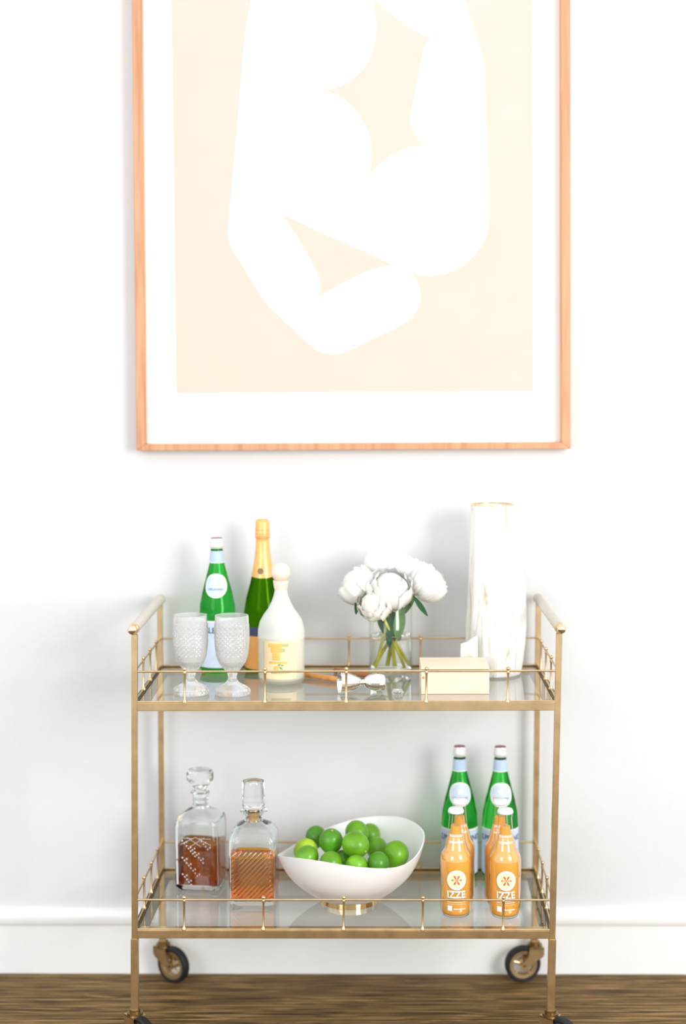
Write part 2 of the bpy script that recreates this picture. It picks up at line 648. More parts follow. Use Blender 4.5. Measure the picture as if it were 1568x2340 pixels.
obj('cap_molding', fix(capb), 'trim', bb, smooth=40)

# ------------------------------------------------------------------ framed print
ART_WHITE = [(-0.2592, 2.2067), (-0.2704, 2.1462), (-0.2785, 2.0854), (-0.2856, 2.0062), (-0.2914, 1.9389), (-0.2984, 1.8652), (-0.3074, 1.7913), (-0.316, 1.6984), (-0.3119, 1.6735), (-0.2965, 1.6486), (-0.2624, 1.5923), (-0.2376, 1.5484), (-0.1938, 1.5075), (-0.1563, 1.4728), (-0.1249, 1.4425), (-0.0997, 1.4317), (-0.0776, 1.4303), (-0.0523, 1.4364), (0.0014, 1.4625), (0.0582, 1.4885), (0.0866, 1.5058), (0.1055, 1.5276), (0.1137, 1.5556), (0.1099, 1.5775), (0.1024, 1.5962), (0.0899, 1.61), (0.115, 1.6036), (0.1526, 1.6034), (0.184, 1.6125), (0.2215, 1.6359), (0.2497, 1.6698), (0.2639, 1.7069), (0.2657, 1.7501), (0.2649, 1.8056), (0.2604, 1.8671), (0.2571, 1.9407), (0.2543, 2.0444), (0.2486, 2.087), (0.2299, 2.1417), (0.2094, 2.2024), (0.1896, 2.2929), (0.1588, 2.3592), (0.0357, 2.4024), (-0.1184, 2.4039), (-0.2113, 2.3569), (-0.2428, 2.2971)]
ART_PINK_A = [(0.0042, 2.2133), (0.0134, 2.2042), (0.035, 2.1858), (0.0721, 2.1583), (0.1093, 2.1325), (0.1247, 2.1263), (0.1433, 2.1243), (0.1309, 2.1183), (0.1235, 2.1032), (0.1173, 2.0851), (0.1092, 2.0395), (0.0998, 1.9908), (0.0904, 1.9542), (0.0904, 1.9389), (0.0966, 1.9236), (0.109, 1.9051), (0.1277, 1.8884), (0.1028, 1.888), (0.0747, 1.8808), (0.0403, 1.8626), (0.0153, 1.8413), (-0.0048, 1.8199), (0.0028, 1.8445), (0.0048, 1.8752), (0.0012, 1.9059), (-0.0093, 1.9367), (-0.0279, 1.9643), (-0.0527, 1.989), (-0.0806, 2.0045), (-0.1117, 2.0109), (-0.0805, 2.0137), (-0.0462, 2.0274), (-0.0182, 2.0497), (0.0025, 2.08), (0.0131, 2.1133), (0.0163, 2.1497), (0.0127, 2.18), (0.0085, 2.2042)]
ART_PINK_B = [(-0.2012, 1.7441), (-0.1544, 1.7234), (-0.0793, 1.6875), (0.0084, 1.6497), (0.0585, 1.6257), (0.0271, 1.6241), (-0.0043, 1.6143), (-0.0547, 1.591), (-0.1178, 1.5558), (-0.1114, 1.5789), (-0.1125, 1.5976), (-0.1206, 1.6163), (-0.1423, 1.6569), (-0.1671, 1.6974), (-0.1857, 1.7254)]


def rounded(pts, n=2):
    """Chaikin corner cutting so that the printed outlines flow"""
    for _ in range(n):
        q = []
        for i, p in enumerate(pts):
            r = pts[(i + 1) % len(pts)]
            q += [(p[0] * .75 + r[0] * .25, p[1] * .75 + r[1] * .25), (p[0] * .25 + r[0] * .75, p[1] * .25 + r[1] * .75)]
        pts = q
    return pts


ao = (-0.04, WALL_Y, 1.9)
art = thing('framed_print', 'large oak framed print of white rounded shapes on blush pink above the cart', 'picture', ao)
FY0, FY1 = 3.522, 3.559
xl = lambda z: -0.5247 + (z - 1.2178) * (0.0063 / 0.985)
xr = lambda z: 0.4465 - (z - 1.2178) * (0.0081 / 0.985)
Z0, Z1, BW, SW = 1.2175, 2.58, 0.0145, 0.0205


def rail(p0, p1, q0, q1):
    """face quad p0 p1 (outer) q0 q1 (inner) in XZ"""
    b = NB()
    plate(b, [p0, p1, q1, q0], FY0, FY1)
    bmesh.ops.dissolve_limit(b, angle_limit=0.01, verts=b.verts[:], edges=b.edges[:])
    bmesh.ops.bevel(b, geom=b.edges[:], offset=0.0012, segments=2, affect='EDGES')
    return b


o_bl, o_br, o_tl, o_tr = (xl(Z0), Z0), (xr(Z0), Z0), (xl(Z1), Z1), (xr(Z1), Z1)
i_bl, i_br = (xl(Z0 + BW) + SW, Z0 + BW), (xr(Z0 + BW) - SW, Z0 + BW)
i_tl, i_tr = (xl(Z1 - BW) + SW, Z1 - BW), (xr(Z1 - BW) - SW, Z1 - BW)
for a, b, c, d in ((o_bl, o_br, i_bl, i_br), (o_tl, o_tr, i_tl, i_tr), (o_bl, o_tl, i_bl, i_tl), (o_br, o_tr, i_br, i_tr)):
    obj('frame_rail', rail(a, b, c, d), 'frame_wood', art, ao)
obj('mat_board', plate(NB(), [i_bl, i_br, i_tr, i_tl], 3.5465, 3.552), 'mat', art, ao)
pr = obj('print_panel', plate(NB(), [(-0.4363, 1.3455), (0.365, 1.3455), (0.3576, 2.46), (-0.4345, 2.46)], 3.5460, 3.5465), 'print_pink', art, ao, label='blush pink printed field')
obj('white_shape', plate(NB(), rounded(ART_WHITE), 3.5456, 3.5460), 'print_white', pr, ao, label='white rounded overlapping shape')
obj('pink_patch', plate(NB(), rounded(ART_PINK_A, 1), 3.5453, 3.5456), 'print_pink', pr, ao)
obj('pink_patch', plate(NB(), rounded(ART_PINK_B, 1), 3.5453, 3.5456), 'print_pink', pr, ao)

# ------------------------------------------------------------------ bar cart
YF, YR = 3.1204, 3.515
co = (-0.055, 3.318, 0.0)
cart = thing('bar_cart', 'two-tier antique brass bar cart with glass shelves on casters against the wall', 'bar cart', co)


def px(side, y, z):
    t = (y - YF) / (YR - YF)
    f = (-0.4749 if side < 0 else 0.3751) - 0.016 * (0.8585 - z)
    r = (-0.4770 if side < 0 else 0.3755) - 0.007 * (0.811 - z)
    return f + (r - f) * t


def bar(a, b, h, mat='brass', name='post', bev=0.0008, parent=cart):
    """square bar between two points"""
    bm = tube(NB(), [a, b], h * math.sqrt(2), 4, phase=PI / 4)
    bmesh.ops.bevel(bm, geom=bm.edges[:], offset=bev, segments=2, affect='EDGES')
    return obj(name, bm, mat, parent, co)


ZTOP = 0.880
for s in (-1, 1):
    for y, zt in ((YF, ZTOP - 0.012), (YR, ZTOP - 0.006)):
        post = bar((px(s, y, 0.24), y, 0.24), (px(s, y, zt), y, zt), 0.0060)
        bar((px(s, y, 0.088), y, 0.088), (px(s, y, 0.2415), y, 0.2415), 0.0076, name='lower_leg', parent=post)
    xh0, xh1 = px(s, YF, ZTOP) + s * 0.0008, px(s, YR, ZTOP) + s * 0.0008
    h = obj('handle', tube(NB(), [(xh0, YF - 0.004, ZTOP), (xh1, YR + 0.012, ZTOP)], 0.0108, 24), 'wrap', cart, co, smooth=40, label='taupe wrapped handle bar')
    for yy, xx, dy in ((YF, xh0, -1), (YR, xh1, 1)):
        obj('collar', tube(NB(), [(xx, yy + dy * (0.004 if dy < 0 else 0.010), ZTOP), (xx, yy + dy * (0.010 if dy < 0 else 0.015), ZTOP)], 0.0113, 24), 'brass', h, co, smooth=40)
    obj('ball_finial', sphere(NB(), (xh0 + s * 0.0015, YF - 0.017, ZTOP - 0.0005), 0.0100, 28), 'nickel', h, co, smooth=60, label='polished ball at the handle end')

FRONT_F = (0.119, 0.309, 0.501, 0.690, 0.882)
SIDE_Y = (3.246, 3.347, 3.445)
for zs in (0.728, 0.258):
    zf0, zf1 = zs - 0.0155, zs + 0.0015
    zr = zs + 0.0645
    # four L-profile sides of the shelf frame
    xa, xb, xc, xd = px(-1, YF, zs), px(1, YF, zs), px(-1, YR, zs), px(1, YR, zs)
    T, FL = 0.006, 0.040
    for nm, q in (('front', 0), ('back', 1), ('left', 2), ('right', 3)):
        bm = NB()
        if q == 0:
            box(bm, (xa + 0.006, YF - T, zf0), (xb - 0.006, YF + T, zf1), 0.0008)
            box(bm, (xa + 0.006, YF + T, zf0 + 0.003), (xb - 0.006, YF + FL, zs - 0.0055))
        elif q == 1:
            box(bm, (xc + 0.006, YR - T, zf0), (xd - 0.006, YR + T, zf1), 0.0008)
            box(bm, (xc + 0.006, YR - FL, zf0 + 0.003), (xd - 0.006, YR - T, zs - 0.0055))
        else:
            x0, x1 = (xa, xc) if q == 2 else (xb, xd)
            sg = 1 if q == 2 else -1
            y0, y1 = YF + 0.006, YR - 0.006
            hexa(bm, [(x0 - T, y0, zf0), (x0 + T, y0, zf0), (x1 + T, y1, zf0), (x1 - T, y1, zf0),
                      (x0 - T, y0, zf1), (x0 + T, y0, zf1), (x1 + T, y1, zf1), (x1 - T, y1, zf1)])
            f0, f1 = (T, 0.022) if sg > 0 else (-0.022, -T)
            hexa(bm, [(x0 + f0, y0 + FL, zf0 + .003), (x0 + f1, y0 + FL, zf0 + .003), (x1 + f1, y1 - FL, zf0 + .003), (x1 + f0, y1 - FL, zf0 + .003),
                      (x0 + f0, y0 + FL, zs - .0055), (x0 + f1, y0 + FL, zs - .0055), (x1 + f1, y1 - FL, zs - .0055), (x1 + f0, y1 - FL, zs - .0055)])
        fr = obj('shelf_frame', fix(bm), 'brass' if q < 2 else 'brass_shade', cart, co, label=None if q < 2 else 'side of the shelf frame with shade painted dark')
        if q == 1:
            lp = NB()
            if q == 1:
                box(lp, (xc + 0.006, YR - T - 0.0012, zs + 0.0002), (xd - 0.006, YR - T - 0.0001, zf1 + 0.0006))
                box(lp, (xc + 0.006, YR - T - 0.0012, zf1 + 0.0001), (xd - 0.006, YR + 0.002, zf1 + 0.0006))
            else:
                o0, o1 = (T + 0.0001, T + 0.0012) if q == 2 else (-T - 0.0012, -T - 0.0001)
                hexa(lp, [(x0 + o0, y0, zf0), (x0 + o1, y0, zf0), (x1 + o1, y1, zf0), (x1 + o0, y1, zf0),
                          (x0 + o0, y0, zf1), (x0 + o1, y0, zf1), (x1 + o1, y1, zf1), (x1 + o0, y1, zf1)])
            obj('inner_shade', fix(lp), 'brass_shade', fr, co, label='thin added strip painted dark for the shaded inner face')  # added strip, shade of the rear inner face painted in
        # bead along the top edge and the raised gallery rail
        if q == 0:
            e = [(xa + 0.006, YF - 0.003), (xb - 0.006, YF - 0.003)]
        elif q == 1:
            e = [(xc + 0.006, YR), (xd - 0.006, YR)]
        else:
            e = [((xa if q == 2 else xb), YF + 0.006), ((xc if q == 2 else xd), YR - 0.006)]
        obj('edge_bead', tube(NB(), [(*e[0], zf1 + 0.0014), (*e[1], zf1 + 0.0014)], 0.0021, 10), 'brass', fr, co, smooth=50)
        dx = (zr - zs) * (0.016 if q == 0 else 0.007 if q == 1 else 0.011)
        obj('gallery_rail', tube(NB(), [(e[0][0] + dx, e[0][1], zr), (e[1][0] + dx, e[1][1], zr)], 0.0022, 12), 'brass', cart, co, smooth=50)
        if q < 2:
            spots = [(xa + (xb - xa) * f, YF - 0.003) if q == 0 else (xc + (xd - xc) * f, YR) for f in FRONT_F]
        else:
            spots = [(px(-1 if q == 2 else 1, yy, zs), yy) for yy in SIDE_Y]
        for sx, sy in spots:
            bm = NB()
            lathe(bm, capped([(0.0050, zf1 - 0.0005), (0.0052, zf1 + 0.0030), (0.0032, zf1 + 0.0062), (0.0023, zf1 + 0.0085), (0.0022, zr - 0.0075), (0.0032, zr - 0.0045), (0.0034, zr - 0.001), (0.0024, zr + 0.0016)]), 12)
            sphere(bm, (0, 0, zr + 0.0046), 0.0042, 14)
            for v in bm.verts:
                v.co.x += sx + dx * (v.co.z - zs) / (zr - zs)
                v.co.y += sy
            obj('baluster', bm, 'brass', cart, co, smooth=50)
    g = NB()
    hexa(g, [(xa + .0065, YF + .0065, zs - .0052), (xb - .0065, YF + .0065, zs - .0052), (xd - .0065, YR - .0065, zs - .0052), (xc + .0065, YR - .0065, zs - .0052),
             (xa + .0065, YF + .0065, zs), (xb - .0065, YF + .0065, zs), (xd - .0065, YR - .0065, zs), (xc + .0065, YR - .0065, zs)])
    obj('glass_shelf', fix(g), 'shelf_glass', cart, co, label='clear green-tinted glass shelf')


def caster(x, y, ang):
    """ang = direction the wheel trails, seen from above"""
    d, n = Vector((math.cos(ang), math.sin(ang), 0)), Vector((-math.sin(ang), math.cos(ang), 0))
    base = Vector((x, y, 0))
    L = lambda u, v, z: base + d * u + n * v + Vector((0, 0, z))
    bm = NB()
    tube(bm, [(x, y, 0.0855), (x, y, 0.0925)], 0.0115, 20)
    tube(bm, [(x, y, 0.0800), (x, y, 0.0860)], 0.0165, 24)
    c = obj('caster', bm, 'brass_dark', cart, co, smooth=40)
    f = NB()
    hexa(f, [L(u, v, z) for z in (0.0775, 0.0810) for u, v in ((-.018, -.0155), (.016, -.0155), (.016, .0155), (-.018, .0155))])
    out = [(-.018, .0800), (.0165, .0800), (.0170, .066), (.0200, .058), (.0360, .044), (.0370, .036), (.030, .0310), (.022, .0330), (-.002, .052), (-.014, .058), (-.018, .064)]
    for s0, s1 in ((-.0155, -.0135), (.0135, .0155)):
        a = [f.verts.new(L(u, s0, z)) for u, z in out]
        b = [f.verts.new(L(u, s1, z)) for u, z in out]
        fs = [f.faces.new(a), f.faces.new(b[::-1])]
        for i in range(len(out)):
            f.faces.new((a[i], b[i], b[(i + 1) % len(out)], a[(i + 1) % len(out)]))
        bmesh.ops.triangulate(f, faces=fs)
    obj('fork', fix(f), 'brass', c, co)
    ctr = L(0.0285, 0, 0.0415)

    def ring(prof, mat, name, spokes=False):
        bm = NB()
        lathe(bm, prof, 40, closed=True)
        if spokes:
            tube(bm, [(0, 0, -.0105), (0, 0, .0105)], 0.0075, 16)
            for k in range(5):
                a = 2 * PI * k / 5 + 0.3
                tube(bm, [(0.005 * math.cos(a), 0.005 * math.sin(a), 0), (0.0255 * math.cos(a), 0.0255 * math.sin(a), 0)], 0.0025, 8)
        mtx = Matrix((d, Vector((0, 0, 1)), -n)).transposed().to_4x4()
        mtx.translation = ctr
        bmesh.ops.transform(bm, matrix=mtx, verts=bm.verts)
        return obj(name, fix(bm), mat, c, co, smooth=35)
    ring([(0.0320, -.0095), (0.0380, -.0100), (0.0410, -.0065), (0.0415, 0), (0.0410, .0065), (0.0380, .0100), (0.0320, .0095)], 'rubber', 'tire')
    ring([(0.0245, -.0085), (0.0325, -.0090), (0.0325, .0090), (0.0245, .0085), (0.0265, 0)], 'brass', 'wheel_rim', True)
    ax = tube(NB(), [tuple(L(.0285, -.0168, .0415)), tuple(L(.0285, .0168, .0415))], 0.0036, 12)
    obj('axle', ax, 'brass_dark', c, co, smooth=40)


caster(px(-1, YR, 0.09) + 0.002, YR - 0.004, math.radians(-31))
caster(px(1, YR, 0.09) + 0.001, YR - 0.004, math.radians(180 + 10))
caster(px(-1, YF, 0.09), YF, math.radians(-50))
caster(px(1, YF, 0.09), YF, math.radians(-42))

ZT, ZL = 0.7284, 0.2584

# ------------------------------------------------------------------ green mineral water bottles
PEL = [(0.030, 0.0), (0.0365, 0.003), (0.0402, 0.012), (0.0406, 0.03), (0.0406, 0.100), (0.0402, 0.122), (0.0382, 0.152), (0.0320, 0.182),
       (0.0240, 0.2125), (0.0172, 0.239), (0.0156, 0.247), (0.0136, 0.272), (0.0126, 0.2755), (0.0126, 0.279), (0.0122, 0.296)]


def water_bottle(loc, label):
    t = thing('water_bottle', label, 'bottle', loc, 'green mineral water bottles')
    obj('glass_body', lathe(NB(), capped(PEL), 56), 'green_glass', t, smooth=45)
    cap = [(0.0132, 0.2765), (0.0146, 0.279), (0.0150, 0.283), (0.0142, 0.288), (0.0136, 0.292), (0.0134, 0.2965), (0.0128, 0.2985)]
    c = obj('crown_cap', lathe(NB(), capped(cap), 42, lambda a, z, i: 1 + (0.02 * math.cos(21 * a) if z < 0.285 else 0)), 'cap_silver', t, smooth=50)
    obj('cap_top', lathe(NB(), capped([(0.0129, 0.2982), (0.0124, 0.2994)]), 32), 'cap_red', c, smooth=40, label='dark red cap top')
    l = obj('neck_label', wrap_rect(NB(), PEL, -PI * .0160, PI * .0160, 0.2465, 0.2715, 0.0005, 40, 3), 'blue_label', t, smooth=60, label='pale blue neck band')
    obj('label_edge', wrap_rect(NB(), PEL, -PI * .0160, PI * .0160, 0.2450, 0.2467, 0.0006, 40, 1), 'white_ink', l, smooth=60)
    s = obj('shoulder_label', wrap_disc(NB(), PEL, 0, 0.196, 0.0275, 0.0262, 0.0006), 'white_ink', t, smooth=60, label='round pale blue shoulder label')
    obj('label_disc', wrap_disc(NB(), PEL, 0, 0.196, 0.0250, 0.0237, 0.0009), 'ice_label', s, smooth=60)
    star = [(0.0085 * (1 if k % 2 == 0 else 0.4) * math.sin(PI * k / 5), 0.203 + 0.0085 * (1 if k % 2 == 0 else 0.4) * math.cos(PI * k / 5)) for k in range(10)]
    obj('star', wrap_poly(NB(), PEL, star, 0.0014), 'white_ink', s)
    obj('lettering', wrap_text(PEL, 'S.PELLEGRINO', 0.0068, 0, 0.1885, 0.0014, sx=0.85), 'blue_ink', s)
    m = obj('main_label', wrap_rect(NB(), PEL, -0.066, 0.066, 0.016, 0.118, 0.0005, 40, 8), 'ice_label', t, smooth=60, label='pale blue body label')
    obj('label_edge', wrap_rect(NB(), PEL, -0.066, 0.066, 0.1170, 0.1200, 0.0007, 40, 1), 'white_ink', m, smooth=60)
    obj('lettering', wrap_text(PEL, 'S.PELLEGRINO', 0.0175, 0, 0.0985, 0.0009, bold=0.0004), 'blue_ink', m)
    return t


pb = water_bottle((0.1965, 3.462, ZL), 'green mineral water bottle on lower shelf, nearer the lime bowl')
copy_tree(pb, (0.2868, 3.458, ZL - 0.0), 'green mineral water bottle on lower shelf, next to the right rear post')
copy_tree(pb, (-0.3405, 3.452, ZT), 'green mineral water bottle on upper shelf behind the crystal goblets')

# ------------------------------------------------------------------ champagne bottle
CH = [(0.034, 0.0), (0.0405, 0.003), (0.0436, 0.012), (0.0438, 0.110), (0.0425, 0.135), (0.0372, 0.166), (0.0305, 0.190), (0.0245, 0.215), (0.0192, 0.242), (0.0160, 0.265), (0.0143, 0.292), (0.0140, 0.325)]
t = thing('champagne_bottle', 'olive green champagne bottle with orange foil and orange label, back of upper shelf', 'bottle', (-0.2395, 3.462, ZT))
obj('glass_body', lathe(NB(), capped(CH), 56), 'champ_glass', t, smooth=45)
foil = [(0.0253, 0.2150), (0.0200, 0.242), (0.0168, 0.265), (0.0152, 0.290), (0.0151, 0.298), (0.0165, 0.3000), (0.0168, 0.306), (0.0160, 0.315), (0.0158, 0.328), (0.0150, 0.336), (0.0120, 0.3395)]
bm = NB()
rings = lathe(bm, foil + [(0, 0.340)], 48)
for v in bm.verts:      # scalloped lower hem, lower in front
    if v.co.z < 0.2155:
        v.co.z += -0.004 * max(0, -v.co.y / 0.0253) + 0.004 * max(0, v.co.y / 0.0253)
        f = 1.02
        v.co.x *= f
        v.co.y *= f
f = obj('foil', bm, 'foil', t, smooth=50, label='orange gold neck foil')
wr = NB()
for zz in (0.299, 0.308, 0.3165):
    lathe(wr, [(0.0170 + 0.0006 * math.cos(a), zz + 0.0006 * math.sin(a)) for a in (0, PI / 2, PI, 3 * PI / 2)], 32, closed=True)
obj('wire_cage', wr, 'brass_bright', f, smooth=60)
obj('medallion', wrap_disc(NB(), [(r + .0006, z) for r, z in foil], -0.004, 0.2265, 0.0068, 0.0068, 0.0006, 24, 3), 'medal', f, smooth=60, label='dark bronze round seal')
lb = obj('label', wrap_rect(NB(), CH, -0.060, 0.060, 0.014, 0.104, 0.0006, 40, 6, bow=0.004), 'orange_label', t, smooth=60, label='orange body label')
obj('navy_band', wrap_rect(NB(), CH, -0.060, 0.060, 0.0845, 0.104, 0.0009, 40, 2), 'navy', lb, smooth=60, label='navy band across the label top')

# ------------------------------------------------------------------ clear bottle with a blush ball stopper
CB = [(0.040, 0.0), (0.0470, 0.003), (0.0500, 0.010), (0.0502, 0.0967), (0.0497, 0.1138), (0.0460, 0.1308), (0.0375, 0.146), (0.0277, 0.1592), (0.0205, 0.1734), (0.0162, 0.1850), (0.0138, 0.1960), (0.0134, 0.205)]
t = thing('clear_bottle', 'round clear glass bottle of pale yellow liqueur with blush ball stopper', 'bottle', (-0.1930, 3.3395, ZT))
obj('glass_body', lathe(NB(), capped(CB), 56), 'frosted', t, smooth=45)
liq = [(r - 0.0022, max(z, 0.006)) for r, z in CB if z <= 0.0967]
liq = [(0, 0.006)] + [(0.040, 0.006), (0.0470, 0.011), (0.0480, 0.018), (0.0480, 0.0985)] + [(0, 0.0985)]
obj('liqueur', lathe(NB(), liq, 56), 'pale_liquid', t, smooth=45, label='pale yellow liquid filling the lower half')
st = NB()
lathe(st, capped([(0.0128, 0.197), (0.0150, 0.204), (0.0165, 0.2165), (0.0165, 0.219)]), 32)
sphere(st, (0, 0, 0.2362), 0.0206, 32)
obj('ball_stopper', st, 'pink_stopper', t, smooth=50, label='translucent blush pink ball stopper')
lb = obj('label', wrap_rect(NB(), CB, -0.037, 0.037, 0.014, 0.0955, 0.0006, 24, 6), 'pale_print', t, smooth=60, label='pale yellow printed label with an orange fruit')
for s0, s1, z0, z1, mt in ((-0.026, 0.008, 0.083, 0.0905, 'amber_print'), (-0.020, 0.004, 0.071, 0.0825, 'amber_print'), (-0.017, 0.0, 0.055, 0.0700, 'amber_print'), (-0.024, 0.016, 0.0475, 0.0525, 'amber_print'),
                           (0.004, 0.019, 0.084, 0.0900, 'olive_print'), (0.002, 0.011, 0.0725, 0.0800, 'olive_print'), (-0.020, 0.022, 0.0260, 0.0320, 'olive_print')):
    obj('print_patch', wrap_rect(NB(), CB, s0, s1, z0, z1, 0.0010, 10, 1), mt, lb, smooth=60)
obj('printed_orange', wrap_disc(NB(), CB, -0.0085, 0.0375, 0.0055, 0.0058, 0.0012, 20, 3), 'amber_print', lb, smooth=60)
for (s0, z0), (s1, z1) in (((-0.006, 0.0430), (0.002, 0.0475)), ((-0.003, 0.0420), (0.006, 0.0350)), ((0.0, 0.0445), (0.009, 0.0440))):
    mx, mz = (s0 + s1) / 2, (z0 + z1) / 2
    nx, nz = -(z1 - z0) * .25, (s1 - s0) * .25
    obj('printed_leaf', wrap_poly(NB(), CB, [(s0, z0), (mx + nx, mz + nz), (s1, z1), (mx - nx, mz - nz)], 0.0012), 'leaf_light', lb)

# ------------------------------------------------------------------ cut crystal goblets
def goblet(loc, label):
    t = thing('goblet', label, 'glass', loc, 'cut crystal goblets')
    outer = [(0.0352, 0.0), (0.0366, 0.004), (0.0368, 0.009), (0.0340, 0.0135), (0.0250, 0.0180), (0.0150, 0.0235), (0.0098, 0.0300), (0.0090, 0.0370), (0.0112, 0.0445)]
    zs = [0.0445 + 0.00225 * i for i in range(1, 51)]
    base = [(0.0112, 0.0445), (0.0198, 0.0560), (0.0270, 0.0655), (0.0325, 0.081), (0.0352, 0.104), (0.0357, 0.131), (0.0349, 0.1645)]
    for z in zs:
        outer.append((interp(base, z), z))
    outer.append((0.0347, 0.1645))
    inner = [(0.0326, 0.1648), (0.0330, 0.131), (0.0325, 0.104), (0.0296, 0.083), (0.0235, 0.070), (0.0120, 0.062), (0, 0.0600)]
    prof = [(0, 0.0)] + outer + inner
    no = len(outer)

    def mod(a, z, i):
        if i <= no and 0.047 < z < 0.148:
            return 1 + 0.034 * abs(math.cos(10 * a + z * 330)) * abs(math.cos(10 * a - z * 330))
        if i <= 5:
            return 1 + 0.022 * math.cos(12 * a)
        return 1.0
    obj('crystal_body', lathe(NB(), prof, 100, mod), 'goblet', t, label='faceted clear bowl, stem and foot')
    return t


gb = goblet((-0.3735, 3.2129, ZT), 'cut crystal goblet nearest the left front post of the cart')
copy_tree(gb, (-0.2872, 3.2080, ZT), 'cut crystal goblet standing between the other goblet and the liqueur bottle')

# ------------------------------------------------------------------ flower vase and peonies
VX, VY = 0.0425, 3.425
t = thing('flower_vase', 'clear glass cylinder vase of water holding the white peonies', 'vase', (VX, VY, ZT))
vp = [(0, 0), (0.0470, 0), (0.0482, 0.0015), (0.0482, 0.150), (0.0472, 0.1515), (0.0455, 0.150), (0.0455, 0.012), (0.043, 0.0095), (0, 0.009)]
obj('glass_cylinder', lathe(NB(), vp, 56), 'frost_shell', t, smooth=40)
obj('water', lathe(NB(), [(0, 0.0097), (0.0425, 0.0102), (0.0449, 0.0128), (0.0449, 0.088), (0, 0.088)], 56), 'water', t, smooth=40, label='clear water filling the lower half')


def petals(bm, R, n, th0, th1, wid, ruffle, phase, c=(0, 0, 0)):
    for k in range(n):
        a0 = phase + 2 * PI * k / n + random.uniform(-.12, .12)
        rr = R * random.uniform(.93, 1.05)
        t1 = th1 + random.uniform(-.15, .12)
        g = []
        for j in range(7):
            v = j / 6
            th = th0 + (t1 - th0) * v
            w = wid * (math.sin(PI * min(1, v * .62 + .12)) ** .7)
            row = []
            for i in range(7):
                u = i / 3 - 1
                a = a0 + u * w / max(.35, math.sin(th))
                rad = rr * (1 + .05 * u * u + ruffle * v * v * math.sin(5 * u + k * 1.7) + .06 * v * v)
                dz = -R * .10 * (u * u) * v
                row.append(bm.verts.new((c[0] + rad * math.sin(th) * math.cos(a), c[1] + rad * math.sin(th) * math.sin(a), c[2] - rad * math.cos(th) + dz)))
            g.append(row)
        for j in range(6):
            for i in range(6):
                bm.faces.new((g[j][i], g[j][i + 1], g[j + 1][i + 1], g[j + 1][i]))


def leaf_bm(p0, p1, width, sag=(0, 0, 0), side=None):
    p0, p1 = Vector(p0), Vector(p1)
    d = (p1 - p0)
    sd = (side and Vector(side) or d.cross(Vector((0, 1, 0)))).normalized()
    nrm = d.cross(sd).normalized()
    bm = NB()
    g = []
    for j in range(9):
        v = j / 8
        c = p0 + d * v + Vector(sag) * (4 * v * (1 - v))
        w = width * math.sin(PI * (v * .94 + .04)) ** .8
        g.append([bm.verts.new(c + sd * w * u + nrm * abs(u) * width * .25) for u in (-1, -.5, 0, .5, 1)])
    for j in range(8):
        for i in range(4):
            bm.faces.new((g[j][i], g[j][i + 1], g[j + 1][i + 1], g[j + 1][i]))
    bmesh.ops.solidify(bm, geom=bm.faces[:], thickness=0.0004)
    return bm


def peony(c, R, foot, lean, label, leaves=(), warm=False):
    c = Vector(c)
    t = thing('peony', label, 'flower', c, 'white peonies in the glass vase')
    bm = NB()
    petals(bm, R, 8, .25, 2.05, .52, .05, 0)
    petals(bm, R * .86, 8, .3, 2.35, .50, .07, .4)
    petals(bm, R * .68, 7, .3, 2.6, .5, .10, .1)
    petals(bm, R * .48, 6, .3, 2.75, .5, .14, .7)
    sphere(bm, (0, 0, 0), R * .74, 16)
    q = Vector((0, 0, 1)).rotation_difference(Vector(lean).normalized())
    bmesh.ops.rotate(bm, cent=(0, 0, 0), matrix=q.to_matrix(), verts=bm.verts)
    obj('bloom', bm, 'petal_warm' if warm else 'petal', t, smooth=80, label='full white ruffled bloom')
    b0 = c - Vector(lean).normalized() * R * .9
    ft = Vector(foot)
    mid = (b0 + ft) / 2 + Vector((0, 0, .012))
    mid = Vector(((VX + mid.x) / 2, (VY + mid.y) / 2, mid.z))
    pts = []
    for i in range(11):
        v = i / 10
        pts.append(b0 * (1 - v) ** 2 + mid * 2 * v * (1 - v) + ft * v * v)
    obj('stem', tube(NB(), pts, 0.0030, 10), 'stem', t, c, smooth=60)
    for p0, p1, wd, mt in leaves:
        obj('leaf', leaf_bm(p0, p1, wd), mt, t, c, smooth=80)


zb = ZT + 0.016
peony((-0.0310, 3.400, 0.930), 0.0430, (VX + .026, VY - .012, zb), (-.8, -.1, .7), 'white peony at the left of the bunch',
      [((-0.028, 3.380, 0.905), (-0.033, 3.372, 0.868), 0.0055, 'leaf'), ((-0.030, 3.385, 0.908), (-0.006, 3.375, 0.890), 0.006, 'stem')])
peony((0.0290, 3.445, 0.972), 0.0430, (VX + .006, VY + .02, zb), (-.1, .3, 1), 'white peony at the top of the bunch',
      [((0.045, 3.43, 0.885), (0.050, 3.41, 0.805), 0.010, 'leaf')])
peony((0.0400, 3.365, 0.926), 0.0470, (VX - .028, VY - .01, zb), (.0, -.7, .8), 'largest white peony, front and centre of the bunch',
      [((0.066, 3.395, 0.885), (0.057, 3.405, 0.805), 0.013, 'leaf_light'), ((0.095, 3.385, 0.905), (0.070, 3.40, 0.865), 0.006, 'leaf_light')])
peony((0.1270, 3.405, 0.934), 0.0410, (VX - .024, VY + .016, zb), (.9, -.1, .7), 'white peony at the right of the bunch',
      [((0.0915, 3.372, 0.908), (0.1215, 3.352, 0.867), 0.0058, 'leaf'), ((0.085, 3.39, 0.89), (0.068, 3.41, 0.862), 0.006, 'leaf')])
peony((0.0060, 3.352, 0.893), 0.0370, (VX + .030, VY + .012, zb), (-.35, -.9, .45), 'white peony hanging lowest over the vase rim',
      [((0.018, 3.40, 0.885), (0.027, 3.415, 0.820), 0.010, 'leaf'), ((0.040, 3.40, 0.870), (0.040, 3.41, 0.790), 0.009, 'leaf')], True)

